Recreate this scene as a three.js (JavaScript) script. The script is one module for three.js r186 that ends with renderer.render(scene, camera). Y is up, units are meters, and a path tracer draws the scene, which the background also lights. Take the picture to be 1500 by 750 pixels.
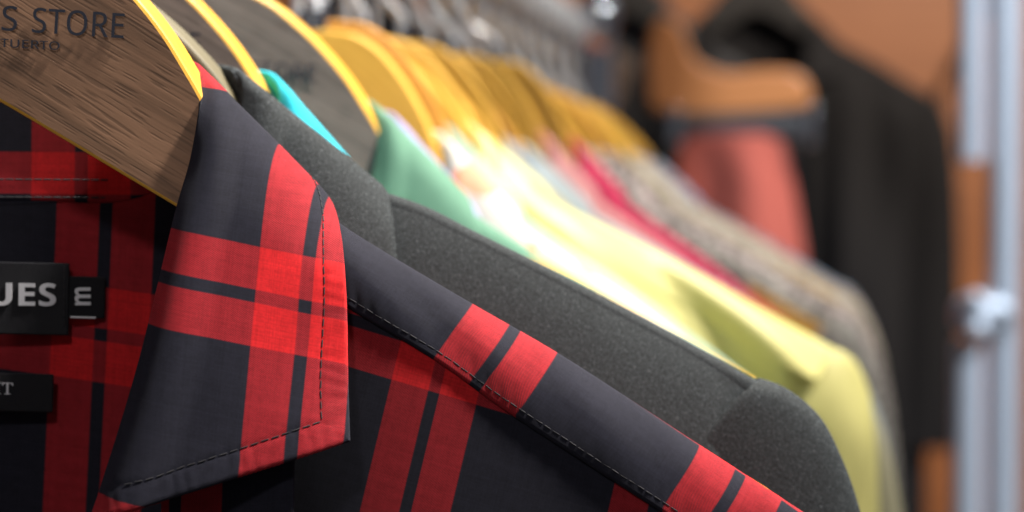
import * as THREE from 'three';
import { mergeGeometries } from 'three/addons/utils/BufferGeometryUtils.js';
import { RoundedBoxGeometry } from 'three/addons/geometries/RoundedBoxGeometry.js';
import { TextGeometry } from 'three/addons/geometries/TextGeometry.js';
import { FontLoader } from 'three/addons/loaders/FontLoader.js';
import { RectAreaLightUniformsLib } from 'three/addons/lights/RectAreaLightUniformsLib.js';

// ------------------------------------------------------------------ camera, light, exposure
const F = 3124;                                   // focal length in photo pixels (photo 1500 x 750)
const CAM_Y = 1.45, PITCH = -0.024;
const scene = new THREE.Scene();
scene.background = new THREE.Color().setRGB(0.075, 0.076, 0.086);   // dim, even light of the shop round the rack
const camera = new THREE.PerspectiveCamera(2 * Math.atan(375 / F) * 180 / Math.PI, 2, 0.05, 60);
camera.position.set(0, CAM_Y, 0);
camera.rotation.x = PITCH;
camera.focus = 0.543;
camera.userData.fStop = 8;
camera.updateMatrixWorld(true);
const renderer = new THREE.WebGLRenderer({ antialias: true });
renderer.toneMapping = THREE.LinearToneMapping;
renderer.toneMappingExposure = 1.0;
renderer.shadowMap.enabled = true;
RectAreaLightUniformsLib.init();

// ------------------------------------------------------------------ helpers
const V = (x, y, z) => new THREE.Vector3(x, y, z);
function W(u, v, D) {                             // photo pixel at a distance in metres -> point in the shop
  return V((u - 750) / F * D, (375 - v) / F * D, -D).applyAxisAngle(V(1, 0, 0), PITCH).add(V(0, CAM_Y, 0));
}
let seed = 7;
const rnd = () => { seed = (seed * 1664525 + 1013904223) >>> 0; return seed / 4294967296; };
const taken = {};
function numbered(n) { const k = taken[n] = (taken[n] ?? -1) + 1; return k ? n + '_' + String(k).padStart(3, '0') : n; }
function mesh(name, geo, mat, parent) {
  const m = new THREE.Mesh(geo, mat); m.castShadow = m.receiveShadow = true;
  m.name = name; if (parent) parent.add(m); return m;
}
function thing(name, label, category, pos, group) {
  const o = new THREE.Group(); o.name = numbered(name); o.userData = { label, category };
  if (group) o.userData.group = group;
  if (pos) o.position.copy(pos);
  scene.add(o); return o;
}
const spl = (pts) => { const c = new THREE.CatmullRomCurve3(pts, false, 'centripetal'); return (t) => c.getPoint(Math.min(1, Math.max(0, t))); };
const lerp = (a, b, t) => a + (b - a) * t;
const sst = (a, b, x) => { const t = Math.min(1, Math.max(0, (x - a) / (b - a))); return t * t * (3 - 2 * t); };

// value noise, tileable
function noiseField(n, cell, cells2, sd) {
  const cy = cells2 ?? cell, g = []; let s = sd;
  const r = () => { s = (s * 1664525 + 1013904223) >>> 0; return s / 4294967296; };
  for (let i = 0; i < cell * cy; i++) g.push(r());
  return (x, y) => {
    const fx = x * cell, fy = y * cy, ix = Math.floor(fx), iy = Math.floor(fy);
    let ax = fx - ix, ay = fy - iy; ax = ax * ax * (3 - 2 * ax); ay = ay * ay * (3 - 2 * ay);
    const m = (k, l) => g[(((l % cy) + cy) % cy) * cell + (((k % cell) + cell) % cell)];
    return lerp(lerp(m(ix, iy), m(ix + 1, iy), ax), lerp(m(ix, iy + 1), m(ix + 1, iy + 1), ax), ay);
  };
}
function tex(n, fn, srgb = true, ny = n) {
  const d = new Uint8Array(n * ny * 4);
  for (let y = 0; y < ny; y++) for (let x = 0; x < n; x++) {
    const c = fn((x + .5) / n, (y + .5) / ny, x, y), o = (y * n + x) * 4;
    for (let k = 0; k < 3; k++) d[o + k] = Math.max(0, Math.min(255, (srgb ? (c[k] <= .0031308 ? c[k] * 12.92 : 1.055 * Math.pow(c[k], 1 / 2.4) - .055) : c[k]) * 255));
    d[o + 3] = 255;
  }
  const t = new THREE.DataTexture(d, n, ny); t.wrapS = t.wrapT = THREE.RepeatWrapping;
  t.magFilter = THREE.LinearFilter; t.minFilter = THREE.LinearMipmapLinearFilter; t.generateMipmaps = true;
  if (srgb) t.colorSpace = THREE.SRGBColorSpace; t.needsUpdate = true; return t;
}

// a cloth sheet with thickness: fn(s, t) -> point, S and T are lists of parameters
function cluster(n, e = 0.02) {
  const a = []; for (let i = 0; i <= n; i++) a.push(i / n);
  for (const k of [.08, .3, .65]) { a.push(e * k, 1 - e * k); }
  a.sort((x, y) => x - y); return a.filter((x, i) => !i || x - a[i - 1] > 1e-5);
}
function sheet(fn, S, T, thick, edge, uvf) {
  const ns = S.length, nt = T.length, P = [], at = (i, j) => P[i * nt + j];
  for (const s of S) for (const t of T) P.push(fn(s, t));
  const ds = [], dt = [];
  for (let j = 0; j < nt; j++) { let l = 0; for (let i = 0; i < ns; i++) { if (i) l += at(i, j).distanceTo(at(i - 1, j)); ds[i * nt + j] = l; } for (let i = 0; i < ns; i++) ds[i * nt + j] = Math.min(ds[i * nt + j], l - ds[i * nt + j]); }
  for (let i = 0; i < ns; i++) { let l = 0; for (let j = 0; j < nt; j++) { if (j) l += at(i, j).distanceTo(at(i, j - 1)); dt[i * nt + j] = l; } for (let j = 0; j < nt; j++) dt[i * nt + j] = Math.min(dt[i * nt + j], l - dt[i * nt + j]); }
  const pos = [], uv = [], idx = [];
  for (const side of [1, -1]) for (let i = 0; i < ns; i++) for (let j = 0; j < nt; j++) {
    const a = at(Math.min(i + 1, ns - 1), j).clone().sub(at(Math.max(i - 1, 0), j)), b = at(i, Math.min(j + 1, nt - 1)).clone().sub(at(i, Math.max(j - 1, 0)));
    const n = a.cross(b).normalize(), d = Math.min(ds[i * nt + j], dt[i * nt + j], edge) / edge;
    const h = thick / 2 * Math.sqrt(Math.max(0, 1 - (1 - d) * (1 - d))), p = at(i, j);
    pos.push(p.x + n.x * h * side, p.y + n.y * h * side, p.z + n.z * h * side);
    uv.push(...uvf(S[i], T[j], p));
  }
  const o = ns * nt;
  for (let i = 0; i < ns - 1; i++) for (let j = 0; j < nt - 1; j++) {
    const a = i * nt + j, b = a + nt, c = b + 1, d = a + 1;
    idx.push(a, b, c, a, c, d, o + a, o + c, o + b, o + a, o + d, o + c);
  }
  const g = new THREE.BufferGeometry();
  g.setAttribute('position', new THREE.Float32BufferAttribute(pos, 3)); g.setAttribute('uv', new THREE.Float32BufferAttribute(uv, 2));
  g.setIndex(idx); g.computeVertexNormals(); return g;
}
function mirrored(g, cx) {
  const m = g.clone(), p = m.attributes.position; for (let i = 0; i < p.count; i++) p.setX(i, 2 * cx - p.getX(i));
  const x = m.index.array; for (let i = 0; i < x.length; i += 3) { const t = x[i]; x[i] = x[i + 1]; x[i + 1] = t; }
  m.computeVertexNormals(); return m;
}
function tube(pts, r, n = 48, rs = 8) { return new THREE.TubeGeometry(new THREE.CatmullRomCurve3(pts, false, 'centripetal'), n, r, rs, false); }
function bar(a, b, r, rs = 20) {
  const g = new THREE.CylinderGeometry(r, r, a.distanceTo(b), rs, 1), q = new THREE.Quaternion().setFromUnitVectors(V(0, 1, 0), b.clone().sub(a).normalize());
  g.applyQuaternion(q); g.translate((a.x + b.x) / 2, (a.y + b.y) / 2, (a.z + b.z) / 2); return g;
}
// rows of thread: dashes along a list of surface points with normals
function stitches(path, pitch, len, r) {
  const out = [], acc = [0];
  for (let i = 1; i < path.length; i++) acc.push(acc[i - 1] + path[i].p.distanceTo(path[i - 1].p));
  const at = (d) => { let i = 1; while (i < acc.length - 1 && acc[i] < d) i++; const t = (d - acc[i - 1]) / (acc[i] - acc[i - 1] || 1); return { p: path[i - 1].p.clone().lerp(path[i].p, t), n: path[i].n }; };
  for (let d = pitch * .3; d + len < acc[acc.length - 1]; d += pitch) {
    const a = at(d), b = at(d + len), dir = b.p.clone().sub(a.p), L = dir.length(); dir.normalize();
    const g = new THREE.CapsuleGeometry(r, L, 2, 5); g.scale(1, 1, .75);
    const y = dir, z = a.n.clone().sub(dir.clone().multiplyScalar(a.n.dot(dir))).normalize(), x = y.clone().cross(z);
    g.applyMatrix4(new THREE.Matrix4().makeBasis(x, y, z).setPosition(a.p.clone().add(b.p).multiplyScalar(.5).add(z.clone().multiplyScalar(r * .25))));
    out.push(g);
  }
  return mergeGeometries(out);
}

// ------------------------------------------------------------------ materials
const n8 = noiseField(0, 8, 8, 11), n40 = noiseField(0, 40, 40, 12), n160 = noiseField(0, 160, 160, 13);
// red and charcoal check, one repeat is 7 cm: band 0 .. 0.364 with a thin dark line in its middle
const inBand = (a) => { const e = .0035, s = (x) => sst(-e, e, x); return s(a) * s(.364 - a) * (1 - s(a - .158) * s(.206 - a)) + (a > .9 ? s(a - 1) : 0); };
const thr = noiseField(0, 1, 256, 21), thr2 = noiseField(0, 256, 1, 22);
const plaidMap = tex(1024, (x, y, i, j) => {
  const wa = inBand(x), wb = inBand(y), tw = (((i + j) >> 1) & 3) < 2 ? .74 : .26;
  const r = wa * tw + wb * (1 - tw), k = .86 + .16 * thr(0, y) * .9 + .12 * (thr2(x, 0) - .5) + .16 * (n160(x, y) - .5) + .14 * (n40(x, y) - .5);
  return [lerp(.019, .66, r) * k, lerp(.019, .020, r) * k, lerp(.030, .024, r) * k];
});
const weaveBump = tex(512, (x, y, i, j) => { const k = .5 + .35 * Math.sin((i + j) * Math.PI / 4) + .3 * (n160(x, y) - .5); return [k, k, k]; }, false);
const weaveBumpPlaid = weaveBump.clone(); weaveBumpPlaid.repeat.set(4, 4); weaveBumpPlaid.needsUpdate = true;
const M = {};
M.plaid = new THREE.MeshPhysicalMaterial({ map: plaidMap, roughness: .82, bumpMap: weaveBumpPlaid, bumpScale: .00012, specularIntensity: .3, sheen: .22, sheenRoughness: .5, sheenColor: new THREE.Color(.44, .46, .54) });
M.thread = new THREE.MeshStandardMaterial({ color: new THREE.Color().setRGB(.016, .015, .019), roughness: .8 });
function cloth(r, g, b, o = {}) {
  const { mottle = .12, rough = .85, sheen = .1, bump = .00003, sd = 3 } = o;
  const nn = noiseField(0, 24, 24, sd), nf = noiseField(0, 256, 256, sd + 1);
  const m = tex(512, (x, y) => { const k = 1 - mottle / 2 + mottle * (nn(x, y) - .5) * .7 + mottle * (nf(x, y) - .5); return [r * k, g * k, b * k]; });
  const p = new THREE.MeshPhysicalMaterial({ map: m, roughness: rough, bumpMap: weaveBump, bumpScale: bump, specularIntensity: rough < .6 ? .8 : .35, sheen, sheenRoughness: .5, sheenColor: new THREE.Color(.5, .5, .5) });
  return p;
}
// black wool: salt and pepper fibres
const wn = noiseField(0, 340, 340, 31), wn2 = noiseField(0, 120, 120, 32);
const woolMap = tex(1024, (x, y) => { const a = wn(x, y), k = .4 + 1.05 * a * a + .3 * Math.max(0, wn2(x, y) - .55) + (a > .92 ? 1.6 : 0); return [.038 * k, .044 * k, .048 * k]; });
const woolBump = tex(1024, (x, y) => { const k = .6 * wn(x, y) + .4 * wn2(x, y); return [k, k, k]; }, false);
M.wool = new THREE.MeshPhysicalMaterial({ map: woolMap, roughness: .8, bumpMap: woolBump, bumpScale: .00012, specularIntensity: .35, sheen: .7, sheenRoughness: .4, sheenColor: new THREE.Color(.5, .54, .56) });
// walnut, grain along u
const g1 = noiseField(0, 3, 130, 41), g2 = noiseField(0, 12, 420, 42), g3 = noiseField(0, 5, 14, 43), g4 = noiseField(0, 24, 430, 44);
function woodMap(dark, light, pore) {
  return tex(1024, (x, y) => {
    const w = y + .012 * g3(x, y), a = g1(x, w), b = g2(x, w), c = g3(x, w), p = lerp(1, pore, sst(.6, .86, g4(x, w)));
    const t = Math.min(1, Math.max(0, .15 + .5 * a + .3 * b + .45 * (c - .5)));
    return [0, 1, 2].map((k) => lerp(dark[k], light[k], t) * p);
  });
}
const woodBump = tex(1024, (x, y) => { const k = .75 * (1 - sst(.6, .86, g4(x, y + .012 * g3(x, y)))) + .25 * g2(x, y); return [k, k, k]; }, false);
M.walnut = new THREE.MeshPhysicalMaterial({ map: woodMap([.13, .068, .036], [.42, .225, .128], .70), bumpMap: woodBump, bumpScale: .00003, roughness: .55, clearcoat: .15, clearcoatRoughness: .5 });
M.walnutDark = new THREE.MeshPhysicalMaterial({ map: woodMap([.14, .108, .094], [.32, .25, .215], .72), bumpMap: woodBump, bumpScale: .00003, roughness: .55 });
M.goldWood = new THREE.MeshPhysicalMaterial({ map: woodMap([.62, .31, .03], [.80, .44, .05], .88), roughness: .45, clearcoat: .3, clearcoatRoughness: .35 });
M.honeyWood = new THREE.MeshPhysicalMaterial({ map: woodMap([.68, .37, .045], [.84, .50, .08], .9), roughness: .4, clearcoat: .3, clearcoatRoughness: .3 });
M.amberWood = new THREE.MeshPhysicalMaterial({ map: woodMap([.46, .19, .02], [.66, .31, .035], .86), roughness: .5, clearcoat: .2, clearcoatRoughness: .4 });
M.goldEdge = new THREE.MeshPhysicalMaterial({ map: woodMap([.66, .32, .030], [.86, .47, .055], .92), roughness: .4, clearcoat: .35, clearcoatRoughness: .3 });
M.khaki = new THREE.MeshPhysicalMaterial({ map: woodMap([.085, .070, .034], [.14, .115, .060], .9), roughness: .6 });
M.blackWood = new THREE.MeshPhysicalMaterial({ map: woodMap([.012, .011, .011], [.03, .026, .024], .9), roughness: .5 });
M.ink = new THREE.MeshStandardMaterial({ color: new THREE.Color().setRGB(.022, .026, .044), roughness: .5 });
M.chrome = new THREE.MeshPhysicalMaterial({ color: new THREE.Color().setRGB(.82, .84, .87), metalness: 1, roughness: .12 });
M.polished = new THREE.MeshPhysicalMaterial({ color: new THREE.Color().setRGB(.86, .87, .88), metalness: 1, roughness: .07 });
M.satin = new THREE.MeshPhysicalMaterial({ color: new THREE.Color().setRGB(.80, .82, .88), metalness: .5, roughness: .22 });
M.steel = new THREE.MeshPhysicalMaterial({ color: new THREE.Color().setRGB(.62, .65, .72), metalness: 1, roughness: .34 });
M.greyPaint = new THREE.MeshPhysicalMaterial({ color: new THREE.Color().setRGB(.52, .56, .63), metalness: .25, roughness: .35, clearcoat: .5, clearcoatRoughness: .2 });
M.labelBlack = new THREE.MeshPhysicalMaterial({ color: new THREE.Color().setRGB(.007, .007, .010), specularIntensity: .4, roughness: .6, bumpMap: weaveBump, bumpScale: .00008, sheen: .3, sheenColor: new THREE.Color(.4, .4, .45) });
M.labelWhite = new THREE.MeshStandardMaterial({ color: new THREE.Color().setRGB(.62, .62, .66), roughness: .8 });

// ------------------------------------------------------------------ lamps (ceiling spots of the shop, outside the frame)
function lampAt(pos, target, I, color, angle, radius, label) {
  const t = thing('ceiling_spotlight', label, 'spotlight', pos, 'ceiling spotlights above the clothes rack');
  const dir = target.clone().sub(pos).normalize(), q = new THREE.Quaternion().setFromUnitVectors(V(0, -1, 0), dir);
  const house = new THREE.LatheGeometry([[0, .16], [.04, .16], [.055, .13], [.06, 0], [.055, 0], [.05, .02]].map(([x, y]) => new THREE.Vector2(x, y)), 28);
  house.applyQuaternion(q); mesh('housing', house, M.steel, t);
  const lens = new THREE.CylinderGeometry(.05, .05, .006, 28); lens.translate(0, .02, 0); lens.applyQuaternion(q);
  mesh('lens', lens, new THREE.MeshStandardMaterial({ color: 0xffffff, emissive: new THREE.Color(...color), emissiveIntensity: 14 }), t);
  mesh('stem', bar(V(0, .12, 0), V(0, 1.0, 0), .01), M.steel, t);
  const l = new THREE.SpotLight(new THREE.Color(...color), I, 0, angle, .7, 2);
  l.position.copy(dir.clone().multiplyScalar(.02)); l.target.position.copy(dir); l.castShadow = true; l.shadow.radius = radius;
  l.shadow.mapSize.set(2048, 2048); l.shadow.camera.near = .1; t.add(l, l.target);
  return t;
}
lampAt(V(.75, 2.75, -.44), W(500, 350, .56), 22, [1, .95, .88], .40, 4, 'ceiling spotlight aimed at the red check shirt');
lampAt(V(.42, 2.75, -1.2), W(900, 300, 1.05), 12.5, [1, .94, .82], .85, 3, 'ceiling spotlight aimed at the yellow shirts');
lampAt(V(1.5, 2.9, -2.2), W(1250, 250, 3.6), 23, [1, .88, .74], .65, 3, 'ceiling spotlight aimed at the black coat and back wall');
lampAt(V(-.25, 2.5, .75), W(120, 350, .56), 1.5, [1, .96, .92], .4, 4, 'ceiling spotlight shining from the front into the shirt neck');
lampAt(V(1.25, 2.8, -1.3), W(1440, 300, 2.3), 24, [.84, .92, 1], .34, 4, 'cool white ceiling spotlight aimed at the display stand');

// ------------------------------------------------------------------ setting: floor and back wall
{
  const fl = tex(512, (x, y) => { const k = .85 + .3 * (n8(x, y) - .5) + .15 * (n160(x, y) - .5); return [.30 * k, .26 * k, .22 * k]; });
  fl.repeat.set(4, 4);
  const f = mesh('floor', new THREE.BoxGeometry(7, .1, 7), new THREE.MeshStandardMaterial({ map: fl, roughness: .5 }), scene); f.position.set(.5, -.05, -1.6);
  f.userData = { kind: 'structure', label: 'grey brown shop floor under the clothes rack', category: 'floor' };
  const wm = woodMap([.27, .095, .032], [.40, .15, .055], .9); wm.repeat.set(2, 1.4);
  const w = mesh('wall', new THREE.BoxGeometry(6, 3.2, .1), new THREE.MeshPhysicalMaterial({ map: wm, roughness: .5 }), scene); w.position.set(.8, 1.6, -4.3);
  w.userData = { kind: 'structure', label: 'orange brown wooden back wall behind the black coat', category: 'wall' };
}

// ------------------------------------------------------------------ clothes rack
const D0 = .56, K0 = D0 / F;
const NP0 = W(290, 105, D0);
const RAIL_Y = NP0.y + .118, railX = (z) => W(-125, 105, D0).x + .16 * (-z - D0);
{
  const t = thing('clothes_rack', 'long chrome clothes rack carrying the row of shirts', 'clothes rack', V(0, 0, 0));
  const a = V(railX(.25), RAIL_Y, .25), b = V(railX(-2.06), RAIL_Y, -2.06);
  mesh('rail', bar(a, b, .0125, 24), M.chrome, t);
  for (const p of [a, b]) {
    mesh('upright', bar(V(p.x, 0.02, p.z), V(p.x, RAIL_Y + .02, p.z), .016, 24), M.chrome, t);
    const g = new RoundedBoxGeometry(.5, .03, .05, 2, .01); g.translate(p.x, .017, p.z); mesh('foot', g, M.chrome, t);
    const k = new THREE.SphereGeometry(.021, 20, 14); k.translate(p.x, RAIL_Y + .03, p.z); mesh('end_cap', k, M.chrome, t);
  }
}

// ------------------------------------------------------------------ hangers
const loc = (u, v, D = D0) => W(u, v, D).sub(NP0);
const CX = loc(-125, 105).x;                      // middle of hanger and shirt, measured from the neck point
const hangerTop = [[-125, -152], [0, -142], [90, -104], [155, -52], [205, 0], [247, 54], [286, 118], [332, 196], [400, 270], [500, 345], [700, 466], [1000, 650], [1120, 724]];
const hangerLow = [[1148, 748], [1150, 775], [1128, 786], [1000, 730], [800, 622], [500, 446], [255, 300], [0, 148], [-60, 118], [-125, 108]];
const hangerGeo = (() => {
  const px = ([u, v]) => new THREE.Vector2((u - 290) * K0, -(v - 105) * K0), right = [...hangerTop, ...hangerLow].map(px);
  const A = new THREE.SplineCurve(hangerTop.map(px)).getPoints(90), B = new THREE.SplineCurve([hangerTop.at(-1), ...hangerLow].map(px)).getPoints(80).slice(1);
  const half = [...A, ...B], other = half.slice(1, -1).reverse().map((p) => new THREE.Vector2(2 * CX - p.x, p.y));
  const sh = new THREE.Shape([...half, ...other]);
  const g = new THREE.ExtrudeGeometry(sh, { depth: .0084, bevelEnabled: true, bevelThickness: .001, bevelSize: .001, bevelOffset: -.001, bevelSegments: 2, curveSegments: 1 });
  g.translate(0, 0, -.0042);
  // the back is a little larger than the front: the upper edges slope back
  { const p = g.attributes.position; for (let i = 0; i < p.count; i++) { const d = .0052 - p.getZ(i), k = Math.max(-1, Math.min(1, (p.getX(i) - CX) / .03)); p.setX(i, p.getX(i) + .17 * k * d); p.setY(i, p.getY(i) + .07 * d); } }
  const split = (k) => {
    const gr = g.groups.filter((x) => x.materialIndex === k), pos = [], uv = [], P = g.attributes.position;
    const c = Math.cos(-.54), s = Math.sin(-.54);
    for (const q of gr) for (let i = q.start; i < q.start + q.count; i++) {
      const x = P.getX(i), y = P.getY(i), z = P.getZ(i); pos.push(x, y, z);
      const sx = x < CX ? 2 * CX - x : x;
      uv.push((sx * c + y * s) / .16, (-sx * s + y * c + (k ? z * 3 : 0)) / .16 + (x < CX ? .37 : 0));
    }
    const o = new THREE.BufferGeometry(); o.setAttribute('position', new THREE.Float32BufferAttribute(pos, 3)); o.setAttribute('uv', new THREE.Float32BufferAttribute(uv, 2)); o.computeVertexNormals(); return o;
  };
  const mark = (o) => o;
  return { face: mark(split(0)), edge: mark(split(1)) };
})();
const serif = await new FontLoader().loadAsync('fonts/droid/droid_serif_regular.typeface.json');
const sans = await new FontLoader().loadAsync('fonts/droid/droid_sans_bold.typeface.json');
const sansR = await new FontLoader().loadAsync('fonts/droid/droid_sans_regular.typeface.json');
function letters(str, font, width, height, depth, x, y, turn = 0) {   // left end of the baseline at x, y
  const g = new TextGeometry(str, { font, size: 1, depth: .001, curveSegments: 5, bevelEnabled: false }); g.computeBoundingBox();
  const b = g.boundingBox; g.translate(-b.min.x, 0, 0); g.scale(width / (b.max.x - b.min.x), height, 1);
  g.scale(1, 1, depth / .001); g.rotateZ(turn); g.translate(x, y, 0); return g;
}
function hanger(np, D, kind, label, roll = 0, text = true, rail, wide = 1) {
  const pos = W(np[0], np[1], D), t = thing('clothes_hanger', label, 'hanger', pos, 'wooden hangers along the clothes rail');
  t.rotation.z = roll;
  const mats = { walnut: [M.walnut, M.goldEdge], dark: [M.walnutDark, M.goldEdge], gold: [M.goldWood, M.goldWood], honey: [M.honeyWood, M.honeyWood], amber: [M.amberWood, M.amberWood], khaki: [M.khaki, M.khaki], black: [M.blackWood, M.blackWood] }[kind];
  const body = mesh('body', hangerGeo.face, mats[0], t);
  mesh('edge', hangerGeo.edge, mats[1], body); body.scale.x = wide;
  if (text) {
    const p = (u, v) => [(u - 290) * K0, -(v - 105) * K0];
    const g = mergeGeometries([letters('S', sansR, 22 * K0, 36 * K0, .0002, ...p(10, 47), -.065), letters('STORE', sansR, 133 * K0, 36 * K0, .0002, ...p(54, 50), -.065), letters('TUERTO', sansR, 86 * K0, 12 * K0, .0002, ...p(8, 71), -.055)]);
    g.translate(0, 0, .0058); mesh('lettering', g, M.ink, body);
  }
  // hook: from the middle of the hanger up and over the rail
  const base = V(CX * wide, (105 + 140) * K0, 0), inv = new THREE.Quaternion().setFromAxisAngle(V(0, 0, 1), -roll);
  const r = (rail ? rail.clone().sub(pos).setZ(0) : V(railX(pos.z) - pos.x, RAIL_Y - pos.y, 0)).applyQuaternion(inv), R = .0152;
  const pts = [base, V(base.x, base.y + .012, 0), V(lerp(base.x, r.x, .5), lerp(base.y, r.y - R - .012, .6), 0)];
  for (let k = 0; k <= 8; k++) { const a = -1.15 + k / 8 * 4.3; pts.push(V(r.x + R * Math.cos(a), r.y + R * Math.sin(a), 0)); }
  pts.push(V(r.x - R * 1.05, r.y - .012, 0));
  const hk = mesh('hook', tube(pts, .0026, 80, 12), M.satin, t);
  const e = new THREE.SphereGeometry(.0095, 28, 20); e.translate(r.x - R * 1.05, r.y - .017, 0); mesh('hook_tip', e, M.polished, hk);
  const fer = new THREE.CylinderGeometry(.0045, .0055, .008, 14); fer.translate(base.x, base.y + .004 + .0018, 0); mesh('ferrule', fer, M.chrome, hk);
  return t;
}

// ------------------------------------------------------------------ garments
const px3 = (np, D) => { const o = W(np[0], np[1], D); return (a) => a.map(([u, v, d]) => W(u, v, d).sub(o)); };
// shape lists of the front shirt: roll line, outer edge, neck seam, shoulder ridge, front yoke seam (photo pixel, distance)
const shirtShape = {
  R: [[-125, 75, .588], [60, 78, .587], [190, 84, .583], [255, 88, .577], [284, 93, .57], [292, 118, .562], [290, 165, .5535], [278, 230, .547], [256, 305, .541], [228, 420, .534], [201, 528, .529], [170, 634, .525], [127, 768, .52]],
  E: [[-125, 205, .592], [80, 208, .592], [250, 214, .591], [370, 232, .587], [440, 258, .579], [484, 298, .564], [500, 348, .551], [506, 405, .544], [509, 470, .5405], [510, 530, .538], [511, 575, .5355], [512, 612, .533], [513, 647, .5305]],
  N: [[-125, 294, .586], [60, 294, .585], [180, 295, .582], [260, 262, .577], [318, 205, .571], [335, 205, .562], [337, 245, .554], [330, 320, .549], [310, 440, .545], [295, 540, .543], [280, 620, .542], [262, 680, .541], [243, 735, .54]],
  ridge: [[335, 203, .56], [400, 258, .56], [497, 332, .56], [560, 372, .56], [690, 449, .56], [815, 521, .56], [1020, 654, .56], [1150, 738, .559], [1240, 797, .557]],
  seam: [[350, 335, .551], [405, 385, .549], [470, 428, .548], [535, 467, .5475], [635, 527, .5475], [745, 605, .548], [955, 742, .549], [1085, 828, .551], [1165, 880, .553]],
};
const L0 = px3([290, 105], D0);
const base = Object.fromEntries(Object.entries(shirtShape).map(([k, a]) => [k, L0(a)]));

function garmentShape(o) {   // the front shirt's lists in another size, flattened between its neighbours
  const { sx = 1, sy = 1, zf = .42, zb = .5 } = o, out = {};
  for (const k in base) out[k] = base[k].map((p) => V(p.x > .012 ? .012 + (p.x - .012) * sx : p.x, p.y * sy, p.z * (p.z > 0 ? zf : zb)));
  return out;
}
const folds = (ph, amp) => (x, y, d) => amp * (1 - Math.exp(-d / .07)) * (Math.sin(x * 46 + ph + y * 5) + .6 * Math.sin(x * 83 + ph * 2.3 - y * 9) + .5 * Math.sin(x * 21 + y * 17 + ph));

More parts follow.
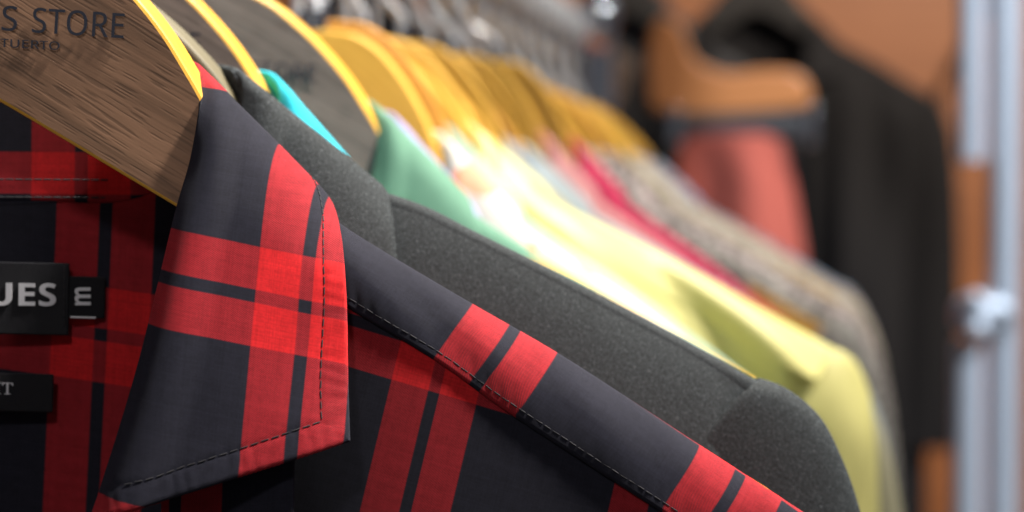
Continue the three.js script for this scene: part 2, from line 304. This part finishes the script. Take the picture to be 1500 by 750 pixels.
function garment(t, sh, mat, o = {}) {
  const { q = 1, thick = .0011, collarThick = .0022, len = .5, sleeve = .5, amp = .0022, ph = 1, uvs = {}, bulge = .007, fall = .05, sleeveMat = mat, sleeveOut, collar = true, roll = .0025, wrinkle = 0, shoulderDrop = 0, zBack = .014 } = o;
  const mid = (n) => Math.max(6, Math.round(n * q)), uvm = (p) => [p.x / .1, p.y / .1];
  const R = spl(sh.R), E = spl(sh.E), N = spl(sh.N), RG = spl(sh.ridge), SM = spl(sh.seam), F_ = o.foldFn ?? folds(ph, amp);
  const both = (name, g, m, parent = t) => { const a = mesh(name, g, m, parent); const b = mesh(name, mirrored(g, CX), m, parent); return [a, b]; };
  const out = {};
  // collar leaf
  const R1 = sh.R.at(-1), E1 = sh.E.at(-1);
  const leaf = (s, u) => {
    const a = R(s), b = E(s), d = b.clone().sub(a), w = d.length(), n = V(d.y * -1, d.x, 0).normalize();      // in the plane of the shirt
    const p = a.clone().addScaledVector(d, u);
    const back = sst(.42, .28, s), k = Math.sin(Math.PI * Math.min(1, u * 1.02)) * w * .055 + roll * Math.pow(Math.sin(Math.PI * Math.min(1, u * 3)), 2);
    p.z += k * (1 - 2 * back) * (1 - .2 * Math.abs(n.x));
    if (n.y > 0) p.y += k * .5 * (1 - back) * sst(.3, .42, s) * sst(.62, .45, s);
    const lip = Math.max(0, 1 - u / .13); p.z -= o.lip ? o.lip * lip * lip * sst(.48, .62, s) : 0;
    if (wrinkle) {
      p.z += wrinkle * u * (Math.sin(p.x * 120 + p.y * 60 + ph) * Math.sin(p.y * 90 + ph) + .8 * Math.sin(p.x * 210 - p.y * 140 + Math.sin(p.y * 60)) * sst(.2, .7, u));
      if (o.stitch && s > .35) {   // the sewn line pulls the cloth in and puckers it
        const e1 = w * (1 - u), e2 = p.distanceTo(R1.clone().lerp(E1, u)), e = Math.min(e1, e2);
        p.z -= .00022 * Math.exp(-Math.pow((e - o.stitch) / .0010, 2));
        p.z += .00007 * Math.exp(-Math.pow((e - o.stitch * .6) / .0042, 2)) * Math.sin((e1 < e2 ? p.y : p.x) * 1500 + 2 * Math.sin((p.x + p.y) * 310));
      }
    }
    return p;
  };
  out.leaf = leaf;
  if (collar) {
    const [c] = both('collar', sheet(leaf, cluster(mid(96) * (o.stitch ? 3 : 1), .01), cluster(mid(48) * (o.stitch ? 2 : 1), .03), collarThick, collarThick * .8, uvs.collar ?? ((s, u, p) => uvm(p))), mat);
    out.collar = c;
    const stand = (s, u) => { const p = R(s).lerp(N(s), u); p.z -= (.0016 * sst(.38, .5, s) + (o.lip ?? 0) * sst(.48, .62, s)) * (1 - u); return p; };
    both('collar_stand', sheet(stand, cluster(mid(60)), cluster(mid(16)), thick * 1.3, thick, uvs.stand ?? ((s, u, p) => uvm(p))), mat);
  }
  // shoulder yoke: from the front seam over the ridge and a little down the back
  const yoke = (s, u) => {
    const a = SM(s), b = RG(s), c = V(b.x * .55 + a.x * .45, b.y * .88 + a.y * .12, a.z + .0005);
    if (u <= .6) { const w = u / .6, i = 1 - w, p = a.clone().multiplyScalar(i * i).addScaledVector(c, 2 * i * w).addScaledVector(b, w * w); if (o.foldFn) p.z += o.foldFn(p.x, p.y, i * .022); if (o.yokeWave) p.z += o.yokeWave * Math.sin(Math.PI * Math.min(1, w * 1.1)) * (Math.sin(p.x * 190 + p.y * 60) * Math.sin(p.x * 71) + .7 * Math.sin(p.x * 330 + p.y * 240) * sst(.12, .03, p.x)) + .00009 * Math.exp(-Math.pow((w - .12) / .12, 2)) * Math.sin(p.x * 1400 + 3 * Math.sin(p.x * 160)); return p; }
    const w = (u - .6) / .4, i = 1 - w, e = V(b.x, b.y - .03, b.z - zBack), f = V(b.x, b.y, b.z - zBack * .9);
    return b.clone().multiplyScalar(i * i).addScaledVector(f, 2 * i * w).addScaledVector(e, w * w);
  };
  const [yk] = both('yoke', sheet(yoke, cluster(mid(80) * (o.yokeWave ? 4 : 1), .01), cluster(mid(30), .03), o.yokeThick ?? thick * 1.5, thick, uvs.yoke ?? ((s, u, p) => [s * 2, u * .5])), mat);
  out.yoke = yk; out.yokeFn = yoke;
  // front panel hangs from the neck seam and the yoke seam
  const topF = spl([sh.N[12], sh.N[10], sh.N[8], sh.N[7], ...sh.seam.slice(1)].map((p, i) => V(p.x, p.y + (i > 3 ? .004 : 0), p.z - .0009)));
  const front = (s, u) => {
    const p = topF(s), d = u * u * .25 * len + u * .75 * len, end = sst(.86, 1, s);
    const dz = bulge * (1 - Math.exp(-d / fall)) * (1 - end * .55);
    const arm = end * sst(0, .05, d) * (-.03 * Math.sin(Math.min(1, d / .2) * Math.PI) - .02 * Math.min(1, d / .2));
    return V(p.x + arm, p.y - d, p.z + dz + F_(p.x, p.y - d, d + (o.foldFn ? .022 : 0)) * (1 - end * .6));
  };
  const [fp] = both('front_panel', sheet(front, cluster(mid(80), .006), cluster(mid(60), .004), thick, thick, uvs.front ?? ((s, u, p) => uvm(p))), mat);
  out.front = fp; out.frontFn = front;
  // back panel
  const topB = [...sh.N.slice(0, 6), ...sh.ridge.slice(1)].map((p, i) => V(p.x, p.y - (i > 5 ? .0012 : 0), p.z)), tb = spl(topB), nB = topB.length - 1;
  const backF = (s, u) => {
    const p = tb(s), d = u * u * .25 * len + u * .75 * len, k = sst(3 / nB, 6 / nB, s);
    return V(p.x, p.y - d, p.z - lerp(.0015, zBack * 1.05, k) * (1 - Math.exp(-d / .012)) - F_(p.x, p.y - d, d) * .25);
  };
  const bp = both('back_panel', sheet(backF, cluster(mid(50), .006), cluster(mid(50), .004), thick, thick, uvs.back ?? ((s, u, p) => uvm(p))), mat);
  out.back = bp[0]; out.backFn = backF;
  // sleeve
  if (sleeve) {
    const tip = sh.ridge.at(-1), so = sleeveOut ?? [[0, .0012], [.011, -.005], [.019, -.017], [.027, -.034], [.036, -.075], [.043, -.16], [.046, -.3], [.044, -sleeve]];
    const O = spl(so.map(([x, y]) => V(tip.x + x, tip.y + y, tip.z)));
    const I = spl([[-.05, -.18], [-.046, -.19], [-.043, -.2], [-.04, -.22], [-.038, -.25], [-.036, -.3], [-.034, -.38], [-.03, -sleeve - .004]].map(([x, y]) => V(tip.x + x, tip.y + y, tip.z)));
    const zc = -.002, hz = o.sleeveHalf ?? .013;
    const sl = (s, u) => {
      const a = u * Math.PI * 2, c = (1 - Math.cos(a)) / 2, p = O(s).lerp(I(s), c), sg = Math.sin(a);
      p.z += zc + hz * Math.sign(sg) * Math.pow(Math.abs(sg), lerp(.45, .75, sst(0, .3, s))) * (1 - .25 * s);
      p.x -= .03 * Math.pow(Math.sin(Math.PI * c) + 1e-9, .65) * sst(.35, 0, s);
      p.z += .5 * F_(p.x, p.y, s * .2) * (sg > 0 ? 1 : .4) * Math.abs(sg);
      return p;
    };
    both('sleeve', sheet(sl, cluster(mid(60), .01), cluster(mid(56), .004), thick, thick, uvs.sleeve ?? ((s, u, p) => [u * 2, s * 5])), sleeveMat);
  }
  return out;
}

// path helpers for stitching: rows at a fixed distance from an edge of a surface fn(s, u)
function surfPoint(fn, s, u, flip = 1, lift = 0) {
  const e = .004, p = fn(s, u), a = fn(Math.min(1, s + e), u).sub(fn(Math.max(0, s - e), u)), b = fn(s, Math.min(1, u + e)).sub(fn(s, Math.max(0, u - e)));
  let n = a.cross(b).normalize(); if (n.z * flip < 0) n.negate();
  return { p: p.addScaledVector(n, lift), n };
}
const findU = (fn, s, from, to, dist) => { const e = fn(s, from); for (let k = 1; k <= 200; k++) { const u = lerp(from, to, k / 200); if (fn(s, u).distanceTo(e) >= dist) return u; } return to; };
const findS = (fn, u, from, to, dist) => { const e = fn(from, u); for (let k = 1; k <= 400; k++) { const s = lerp(from, to, k / 400); if (fn(s, u).distanceTo(e) >= dist) return s; } return to; };
// cloth direction on a flat panel: band starts at a0 (leaning by sa) and b0 (leaning by sb), measured in the shirt's own plane
function weaveUV({ a0, sa, wa, b0, sb, wb, D }) {
  const k = D / F, A = loc(a0[0], a0[1], D), B = loc(b0[0], b0[1], D), per = .364;
  return (s, u, p) => {
    const du = (p.x - A.x) / k, dv = -(p.y - A.y) / k, du2 = (p.x - B.x) / k, dv2 = -(p.y - B.y) / k;
    return [(du - sa * dv) / wa * per, (dv2 - sb * du2) / wb * per];
  };
}

// ---- the red check shirt in front
{
  const t = thing('check_shirt', 'red and charcoal check shirt with its collar open, at the head of the rail', 'shirt', NP0);
  const collarWeave = weaveUV({ a0: [388, 299], sa: -.06, wa: 141, b0: [245, 333], sb: .215, wb: 142, D: .545 });
  const uvs = {
    collar: (s, u, p) => { const w = collarWeave(s, u, p), v = 105 - p.y / K0; return [w[0], w[1] - .09 * Math.min(1, Math.max(0, (300 - v) / 176))]; },
    stand: weaveUV({ a0: [45, 222], sa: 0, wa: 150, b0: [0, 222], sb: .01, wb: 142, D: .584 }),
    front: weaveUV({ a0: [565, 590], sa: -.24, wa: 133, b0: [576, 418], sb: .3, wb: 140, D: .545 }),
    back: weaveUV({ a0: [87, 312], sa: -.055, wa: 148, b0: [150, 419], sb: .13, wb: 140, D: .588 }),
    yoke: (s, u, p) => { const A = loc(690, 449, .56), k = .56 / F, du = (p.x - A.x) / k, dv = -(p.y - A.y) / k; return [(du + .733 * Math.min(dv, du * .63 + 110)) / 484, (u - .6) / .6 * .36 - .02 + .11 * Math.max(0, s - .55)]; },
  };
  const g = garment(t, base, M.plaid, { q: 1.25, stitch: .0073, yokeWave: .0009, collarThick: .0019, thick: .0011, uvs, ph: .4, amp: .0012, zBack: .015, lip: .005, wrinkle: .0006, bulge: .003 });
  const { leaf, yokeFn, frontFn } = g;
  const lift = .0011;
  // collar topstitching, along the outer edge and the front edge
  const a = [], sEnd = findS(leaf, .8, 1, 0, .0072);
  for (let k = 0; k <= 120; k++) { const s = lerp(.3, sEnd, k / 120); a.push(surfPoint(leaf, s, findU(leaf, s, 1, 0, .0072), 1, lift)); }
  const b = []; const uEnd = findU(leaf, sEnd, 1, 0, .0072);
  for (let k = 0; k <= 80; k++) { const u = lerp(uEnd, .1, k / 80); b.push(surfPoint(leaf, findS(leaf, u, 1, .5, .0076), u, 1, lift)); }
  const st = mesh('topstitching', mergeGeometries([stitches(a, .0027, .0017, .00017), stitches(b, .0027, .0017, .00017)]), M.thread, g.collar); st.userData.kind = 'stuff';
  const c = [], c2 = []; for (let k = 0; k <= 120; k++) { const s = k / 120; c.push(surfPoint(yokeFn, s, .055, 1, .00075)); c2.push(surfPoint(yokeFn, s, .17, 1, .00085)); }
  const ys = mesh('topstitching', stitches(c, .0026, .0017, .0002), M.thread, g.yoke); ys.userData.kind = 'stuff';
  // front placket: a folded strip down the open front edge
  const pl = (s, u) => { const L = loc(238, 640, .5395), Rr = loc(434, 640, .5355), p = L.lerp(Rr, s); const d = u * .46; p.y -= d; p.z += .0015 * Math.sin(s * Math.PI) + .006 * (1 - Math.exp(-d / .05)) + .0035 * s; return p; };
  mesh('placket', sheet(pl, cluster(20, .03), cluster(40, .004), .0022, .0016, weaveUV({ a0: [190, 690], sa: -.02, wa: 141, b0: [240, 850], sb: -.1, wb: 142, D: .537 })), M.plaid, t);
  // stand stitching inside the neck
  const row = (v) => { const r = []; for (let k = 0; k <= 90; k++) { const u = lerp(-330, 215, k / 90); r.push({ p: loc(u, v + 3 * k / 90, .5825), n: V(0, 0, 1) }); } return r; };
  const is = mesh('inner_topstitching', mergeGeometries([stitches(row(261), .0026, .0018, .00025), stitches(row(287), .0026, .0018, .00025)]), M.thread, t); is.userData.kind = 'stuff';
  // woven labels inside the neck
  const Dl = .5835, k = Dl / F;
  const lab = (u0, u1, v0, v1, turn, lift) => { const c = loc((u0 + u1) / 2, (v0 + v1) / 2, Dl - lift); const gg = new RoundedBoxGeometry((u1 - u0) * k, (v1 - v0) * k, .0011, 3, .0005); gg.rotateZ(turn); gg.translate(c.x, c.y, c.z); return gg; };
  const txt = (str, font, u, v, w, h, lift, turn = 0) => { const p = loc(u, v, Dl - lift), gg = letters(str, font, w * k, h * k, .0003, 0, 0, turn); gg.translate(p.x, p.y, p.z); return gg; };
  const bl = mesh('brand_label', lab(-350, 101, 381, 487, -.02, .001), M.labelBlack, t); bl.userData.label = 'black woven brand label with white letters';
  mesh('lettering', txt('UES', sans, -14, 447, 96, 33, .0016, -.012), M.labelWhite, bl);
  const rl = []; for (let i = 0; i <= 40; i++) rl.push({ p: loc(94, lerp(386, 482, i / 40), Dl - .0017), n: V(0, 0, 1) });
  mesh('topstitching', stitches(rl, .0024, .0015, .0002), M.thread, bl).userData.kind = 'stuff';
  const sz = mesh('size_tag', lab(90, 154, 405, 466, -.03, .0004), M.labelBlack, t); sz.userData.label = 'small black size tag with a sideways letter';
  const mg = letters('m', sans, 26 * k, 30 * k, .0003, 0, 0, Math.PI / 2); const mp = loc(133, 447, Dl - .001); mg.translate(mp.x, mp.y, mp.z); mesh('lettering', mg, M.labelWhite, sz);
  mesh('tag_edge', lab(103, 141, 463.5, 466.5, -.03, .0008), M.labelWhite, sz);
  const fl = mesh('fit_label', lab(-330, 78, 543, 599, -.025, .0008), M.labelBlack, t); fl.userData.label = 'narrow black woven label with white serif letters';
  mesh('lettering', txt('IT', serif, -7, 577, 26, 17, .0014, -.03), M.labelWhite, fl);
}
hanger([290, 105], .5605, 'walnut', 'walnut hanger lettered store, inside the red check shirt');

// ---- the black wool jacket behind it
{
  const np = [335, 112], D = .606, L = px3(np, D), sh = {
    R: [[-51, 85, .622], [150, 88, .621], [270, 92, .618], [316, 96, .613], [343, 105, .607], [353, 132, .604], [347, 180, .6], [325, 250, .596], [300, 340, .592], [270, 450, .589], [240, 560, .588], [220, 650, .587], [200, 740, .587]],
    E: [[-51, 240, .626], [180, 235, .626], [380, 232, .624], [500, 250, .62], [548, 273, .614], [568, 290, .604], [575, 320, .5985], [580, 360, .594], [583, 420, .590], [584, 480, .588], [584, 540, .587], [583, 600, .586], [580, 660, .586]],
    N: [[-51, 270, .62], [150, 270, .62], [280, 260, .617], [350, 235, .612], [378, 222, .608], [388, 226, .606], [388, 262, .603], [378, 330, .601], [362, 430, .6], [342, 530, .599], [322, 640, .598], [300, 730, .597], [282, 820, .596]],
    ridge: [[388, 226, .606], [450, 258, .606], [545, 280, .606], [620, 305, .606], [690, 340, .606], [850, 420, .606], [1000, 500, .606], [1080, 545, .605], [1142, 581, .604]],
    seam: [[380, 262, .6035], [440, 292, .6035], [537, 308, .6035], [610, 329, .6035], [680, 363, .6035], [838, 443, .6035], [988, 523, .6035], [1068, 568, .603], [1128, 603, .6025]],
  };
  const t = thing('wool_jacket', 'black wool jacket hanging right behind the red check shirt', 'jacket', W(np[0], np[1], D));
  const s = Object.fromEntries(Object.entries(sh).map(([k, a]) => [k, L(a)]));
  const wuv = (sU, u, p) => [p.x / .07, p.y / .07];
  const g = garment(t, s, M.wool, { q: 1, collarThick: .003, thick: .0018, ph: 2.1, amp: .0010, bulge: .017, fall: .03, zBack: .012, yokeThick: .0014, sleeve: .52, sleeveHalf: .014, uvs: { collar: wuv, stand: wuv, front: wuv, back: wuv, yoke: (s2, u, p) => [p.x / .07, p.y / .07 - p.z / .07], sleeve: (s2, u, p) => [p.x / .07, p.y / .07 + (p.z < -.002 ? .5 : 0)] },
    sleeveOut: [[-.006, .0045], [.002, .0014], [.011, -.006], [.017, -.017], [.022, -.031], [.031, -.07], [.038, -.15], [.042, -.3], [.04, -.52]] });
  const c = []; for (let k = 0; k <= 140; k++) c.push(surfPoint(g.yokeFn, lerp(.2, 1, k / 140), .02, 1, .001));
  mesh('topstitching', stitches(c, .0024, .0017, .00025), M.thread, g.yoke).userData.kind = 'stuff';
}
hanger([368, 165], .607, 'khaki', 'khaki green wooden hanger inside the black wool jacket', .05, false);

// ---- the rest of the row
const floral = (() => {
  const nn = noiseField(0, 6, 6, 77), nm = noiseField(0, 14, 14, 78);
  const m = tex(512, (x, y) => { const a = nn(x, y), b = nm(x, y); let c = [.52, .515, .48]; if (a > .66) c = [.72, .27, .16]; else if (Math.abs(b - .5) < .035) c = [.42, .46, .46]; else if (a < .2) c = [.55, .60, .50]; return c; });
  return new THREE.MeshPhysicalMaterial({ map: m, roughness: .8 });
})();
const tweed = (r, g, b, sd) => {
  const nn = noiseField(0, 30, 30, sd);
  const m = tex(512, (x, y) => { const a = nn(x, y) > .52 ? 1.4 : .4; return [r * a, g * a, b * a]; });
  return new THREE.MeshPhysicalMaterial({ map: m, roughness: .9 });
};
const NARROW = [[-.004, .0008], [.002, -.006], [.004, -.017], [.005, -.031], [.006, -.07], [.006, -.15], [.006, -.3], [.004, -.5]];   // sleeves pressed flat behind the jacket
const row = [
  // label, neck point in the photo, distance, material, hanger kind, options
  ['bright turquoise shirt collar showing above the black wool jacket', 'shirt', [405, 120], .645, cloth(.03, .46, .58, { sd: 51 }), 'dark', { sx: .8, sleeveOut: NARROW, hp: [387, 120] }],
  ['sage green shirt with a wide collar beside the lettered dark hanger', 'shirt', [549, 158], .745, cloth(.12, .25, .175, { sd: 52 }), 'dark', { q: .8, sx: .9, sy: .93, sleeveOut: NARROW }],
  ['pale lavender shirt just behind the sage green one', 'shirt', [580, 176], .80, cloth(.30, .30, .52, { sd: 53 }), 'dark', { hp: [535, 152], sx: .8, sleeveOut: NARROW }],
  ['white shirt with a faint floral print', 'shirt', [648, 202], .875, floral, 'gold', { sx: .8, sy: .9, sleeveOut: NARROW, wide: .7, hp: [643, 212] }],
  ['shiny pale yellow jacket with folds across its front', 'jacket', [690, 186], .955, Object.assign(cloth(.55, .51, .19, { sd: 54, mottle: .05, rough: .5 }), { clearcoat: .3, clearcoatRoughness: .4 }), 'gold', { sx: .97, sy: .82, foldFn: (x, y, d) => (1 - Math.exp(-d / .018)) * (.008 + .008 * Math.sin(150 * (x * .78 + y * .62) + 1.2) + .004 * Math.sin(70 * (x * .9 + y * .3)) + .0032 * Math.sin(290 * (x * .7 + y * .7))) * sst(.22, .16, x), sleeveOut: [[0, .0012], [.007, -.004], [.013, -.016], [.016, -.034], [.018, -.075], [.019, -.16], [.02, -.3], [.018, -.5]], wrinkle: .0012, bulge: .006, zf: .7 }],
  ['cream shirt between the yellow jacket and the pale grey shirt', 'shirt', [738, 218], 1.03, cloth(.38, .36, .25, { sd: 55 }), 'gold', { sx: .92, sy: .86 }],
  ['pale grey blue shirt in front of the pink shirt', 'shirt', [768, 214], 1.10, cloth(.38, .44, .48, { sd: 56 }), 'gold', { sx: .92, sy: .86 }],
  ['light pink shirt in front of the magenta one', 'shirt', [797, 199], 1.18, cloth(.68, .32, .34, { sd: 57 }), 'gold', { sx: .72, sy: .88, sleeveOut: NARROW, wide: .64 }],
  ['magenta red shirt behind the light pink one', 'shirt', [842, 208], 1.26, cloth(.62, .05, .13, { sd: 58 }), 'gold', { sx: .74, sy: .9, sleeveOut: NARROW, wide: .64 }],
  ['grey speckled tweed shirt behind the magenta one', 'shirt', [856, 216], 1.33, tweed(.29, .285, .27, 61), 'gold', { sx: .92, sy: .86 }],
  ['mauve grey speckled shirt behind the tweed one', 'shirt', [880, 218], 1.41, tweed(.34, .27, .28, 62), 'gold', { sx: .92, sy: .86 }],
  ['dull grey brown shirt behind the mauve one', 'shirt', [903, 224], 1.49, tweed(.27, .25, .23, 63), 'gold', { sx: .92, sy: .86 }],
  ['beige shirt near the far end of the rail', 'shirt', [922, 222], 1.58, cloth(.46, .40, .30, { sd: 59 }), 'gold', { sx: .92, sy: .86 }],
  ['light violet shirt beside the beige one', 'shirt', [940, 230], 1.67, cloth(.42, .38, .46, { sd: 60 }), 'gold', { sx: .92, sy: .86 }],
  ['pale brown shirt next to the last one of the row', 'shirt', [953, 232], 1.76, tweed(.30, .285, .28, 64), 'gold', { sx: .92, sy: .86 }],
  ['light blue shirt, the last one on the rail', 'shirt', [966, 240], 1.85, cloth(.28, .42, .68, { sd: 65 }), 'gold', { sx: .92, sy: .86 }],
];
const extras = [['pale mint', .914, .30, .42, .34], ['ivory', .992, .36, .35, .27], ['dusty blue', 1.065, .28, .36, .46], ['sand coloured', 1.14, .46, .36, .24], ['lilac grey', 1.22, .40, .36, .42], ['dusty rose', 1.295, .32, .23, .23], ['stone grey', 1.37, .30, .29, .27],
  ['olive grey', 1.45, .24, .24, .17], ['pale sand', 1.535, .50, .44, .34], ['slate', 1.625, .16, .18, .21], ['light taupe', 1.715, .36, .31, .27], ['sky blue', 1.805, .26, .38, .58]];
extras.forEach(([c, D, r, g, b], i) => row.push([c + ' shirt pressed between its neighbours on the rail', 'shirt', [1250 - 960 * .56 / D - 4, 300 - 195 * .56 / D + 8], D, cloth(r, g, b, { sd: 90 + i * 2 }), 'gold', { q: .4, sx: .8, sy: .93, sleeveOut: NARROW, wide: .7, hp: [1250 - 960 * .56 / D - 7, 300 - 195 * .56 / D + 2] }]));
row.forEach(([label, cat, np, D, mat, hk, o], i) => {
  const t = thing(cat === 'shirt' ? 'plain_shirt' : 'rain_jacket', label, cat, W(np[0], np[1], D), 'clothes hanging along the rail');
  garment(t, garmentShape(o), mat, { q: i < 2 ? .8 : .55, ph: i * 1.7 + 1, amp: .0018, ...o });
  t.rotation.y = (rnd() - .5) * .05;
  const hp = o.hp ?? [np[0] - 5, np[1] - 2];
  const hg = hanger(hp, D + .0015, hk === 'gold' ? ['gold', 'honey', 'amber', 'gold', 'honey'][(i * 7) % 5] : hk, (hk === 'dark' ? 'dark walnut hanger with a yellow edge, inside the ' : 'golden wooden hanger inside the ') + label.split(' ').slice(0, 4).join(' '), (rnd() - .5) * (i > 3 ? .085 : .05), hk === 'dark', undefined, o.wide ?? 1);
  if (i > 2) hg.rotation.y = (rnd() - .5) * .04;
});

// ------------------------------------------------------------------ behind the row: dark coats, a trouser hanger, display posts
{
  const y2 = W(900, -110, 3.15).y, z2 = -3.15;
  const rk = thing('clothes_rail', 'chrome rail along the back wall carrying the dark coats', 'clothes rail', V(0, 0, 0));
  mesh('rail', bar(V(-1.2, y2, z2), V(1.0, y2, z2), .0125), M.chrome, rk);
  for (const x of [-1.1, .95]) mesh('bracket', bar(V(x, y2, z2), V(x, y2, -4.25), .009), M.chrome, rk);
  const dark = [
    ['long black coat with wide shoulders hanging before the orange wall', 'coat', [1183, 18], cloth(.013, .012, .013, { sd: 71, sheen: .3, mottle: .2 }), { len: .8, sleeve: .52, amp: .008, bulge: .02, zf: .9, zb: .8, sx: 1.06 }],
    ['black jacket hanging on the back rail behind the chrome hooks', 'jacket', [590, 2], cloth(.016, .016, .018, { sd: 72 }), { amp: .006, zf: .9, zb: .8 }],
    ['dark brown jacket hanging on the back rail beside the black one', 'jacket', [800, -6], cloth(.085, .06, .048, { sd: 73 }), { amp: .006, zf: .9, zb: .8 }],
    ['charcoal jacket on the back rail next to the wooden trouser hanger', 'jacket', [985, 16], cloth(.05, .05, .055, { sd: 74 }), { amp: .006, zf: .9, zb: .8 }],
  ];
  dark.forEach(([label, cat, np, mat, o], i) => {
    const t = thing(cat === 'coat' ? 'long_coat' : 'dark_jacket', label, cat, W(np[0], np[1], 3.15), 'dark coats on the back rail');
    garment(t, garmentShape(o), mat, { q: .5, thick: .0018, collarThick: .004, ph: i * 2 + .5, ...o });
    const p = t.position;
    hanger(np, 3.15, 'black', 'black wooden hanger inside the ' + label.split(' ').slice(0, 3).join(' '), 0, false, V(p.x + CX, y2, z2));
  });
  // trouser hanger: curved wooden arm, dark clamp bar, salmon trousers over it
  const Dt = 2.75, kt = Dt / F, o = W(1075, 185, Dt), P = (u, v) => new THREE.Vector2((u - 1075) * kt, -(v - 185) * kt);
  const t = thing('trouser_hanger', 'orange brown wooden hanger with a dark clamp bar, holding salmon trousers', 'hanger', o);
  const top = [[950, 150], [950, 70], [965, 30], [995, 40], [1015, 85], [1060, 108], [1120, 104], [1165, 108], [1184, 130]], low = [[1182, 152], [1150, 160], [1080, 166], [1010, 168], [965, 164]];
  const shp = new THREE.Shape(new THREE.SplineCurve([...top, ...low, top[0]].map(([u, v]) => P(u, v))).getPoints(90));
  const hg = new THREE.ExtrudeGeometry(shp, { depth: .012, bevelEnabled: true, bevelSize: .005, bevelThickness: .005, bevelOffset: -.004, bevelSegments: 3 }); hg.translate(0, 0, -.006);
  mesh('arm', hg, new THREE.MeshPhysicalMaterial({ color: new THREE.Color().setRGB(.50, .20, .07), roughness: .35, clearcoat: .4, clearcoatRoughness: .25 }), t);
  const cb = new RoundedBoxGeometry(228 * kt, 34 * kt, .03, 3, .008); cb.translate(0, 0, 0); mesh('clamp_bar', cb, new THREE.MeshPhysicalMaterial({ color: new THREE.Color().setRGB(.035, .036, .042), roughness: .45 }), t);
  for (const x of [-.075, .098]) { const c = new RoundedBoxGeometry(.016, .05, .036, 2, .004); c.translate(x, 0, 0); mesh('clip', c, M.chrome, t); }
  mesh('hook', tube([V(-.09, .13, 0), V(-.088, .19, 0), V(-.07, .22, 0), V(-.045, .225, 0), V(-.03, .2, 0)], .0025, 30), M.chrome, t);
  const tr = thing('trousers', 'folded salmon trousers hanging from the dark clamp bar', 'trousers', W(1072, 196, Dt));
  const sal = cloth(.42, .10, .075, { sd: 81, mottle: .2 });
  for (const [dz, nm] of [[.008, 'front_leg'], [-.012, 'back_leg']]) {
    const f = (s, u) => { const x = (s - .5) * lerp(.105, .185, Math.sqrt(Math.min(1, u * 3.5))), d = u * .55; return V(x + .01 * u, -d, dz + .010 * sst(0, .12, u) * Math.cos(s * 9.5 + u * 2) * (dz > 0 ? 1 : -.5) + .012 * Math.sin(s * Math.PI) * (dz > 0 ? 1 : -1)); };
    mesh(nm, sheet(f, cluster(40), cluster(30), .002, .002, (s, u, p) => [p.x * 10, p.y * 10]), sal, tr);
  }
  // chrome display posts at the right
  const Dp = 2.3, kp = Dp / F, px = (u, v) => W(u, v, Dp);
  const ps = thing('display_stand', 'brushed steel display stand with two posts and a chrome joint', 'display stand', V(px(1470, 375).x, 0, px(1470, 375).z));
  const X = (u) => (u - 1470) * kp, Y = (v) => px(1470, v).y;
  mesh('post', bar(V(X(1471), .02, 0), V(X(1471), 2.2, 0), 23 * kp, 32), M.greyPaint, ps);
  mesh('upper_tube', bar(V(X(1421), Y(236), .0), V(X(1421), 2.2, 0), 19 * kp, 28), M.greyPaint, ps);
  mesh('lower_tube', bar(V(X(1419), .02, .0), V(X(1419), Y(500), 0), 22 * kp, 28), M.greyPaint, ps);
  const jn = new RoundedBoxGeometry(86 * kp, 60 * kp, .05, 4, .018); jn.translate(X(1442), Y(462), 0); mesh('joint', jn, M.greyPaint, ps);
  for (const [u, v, r] of [[1424, 440, 15], [1426, 480, 17], [1466, 455, 12]]) { const b = new THREE.SphereGeometry(r * kp, 20, 14); b.translate(X(u), Y(v), .024); mesh('bolt', b, M.greyPaint, ps); }
  const ft = new THREE.CylinderGeometry(.17, .18, .025, 40); ft.translate(X(1450), .0145, 0); mesh('foot', ft, M.greyPaint, ps);
}

renderer.render(scene, camera);
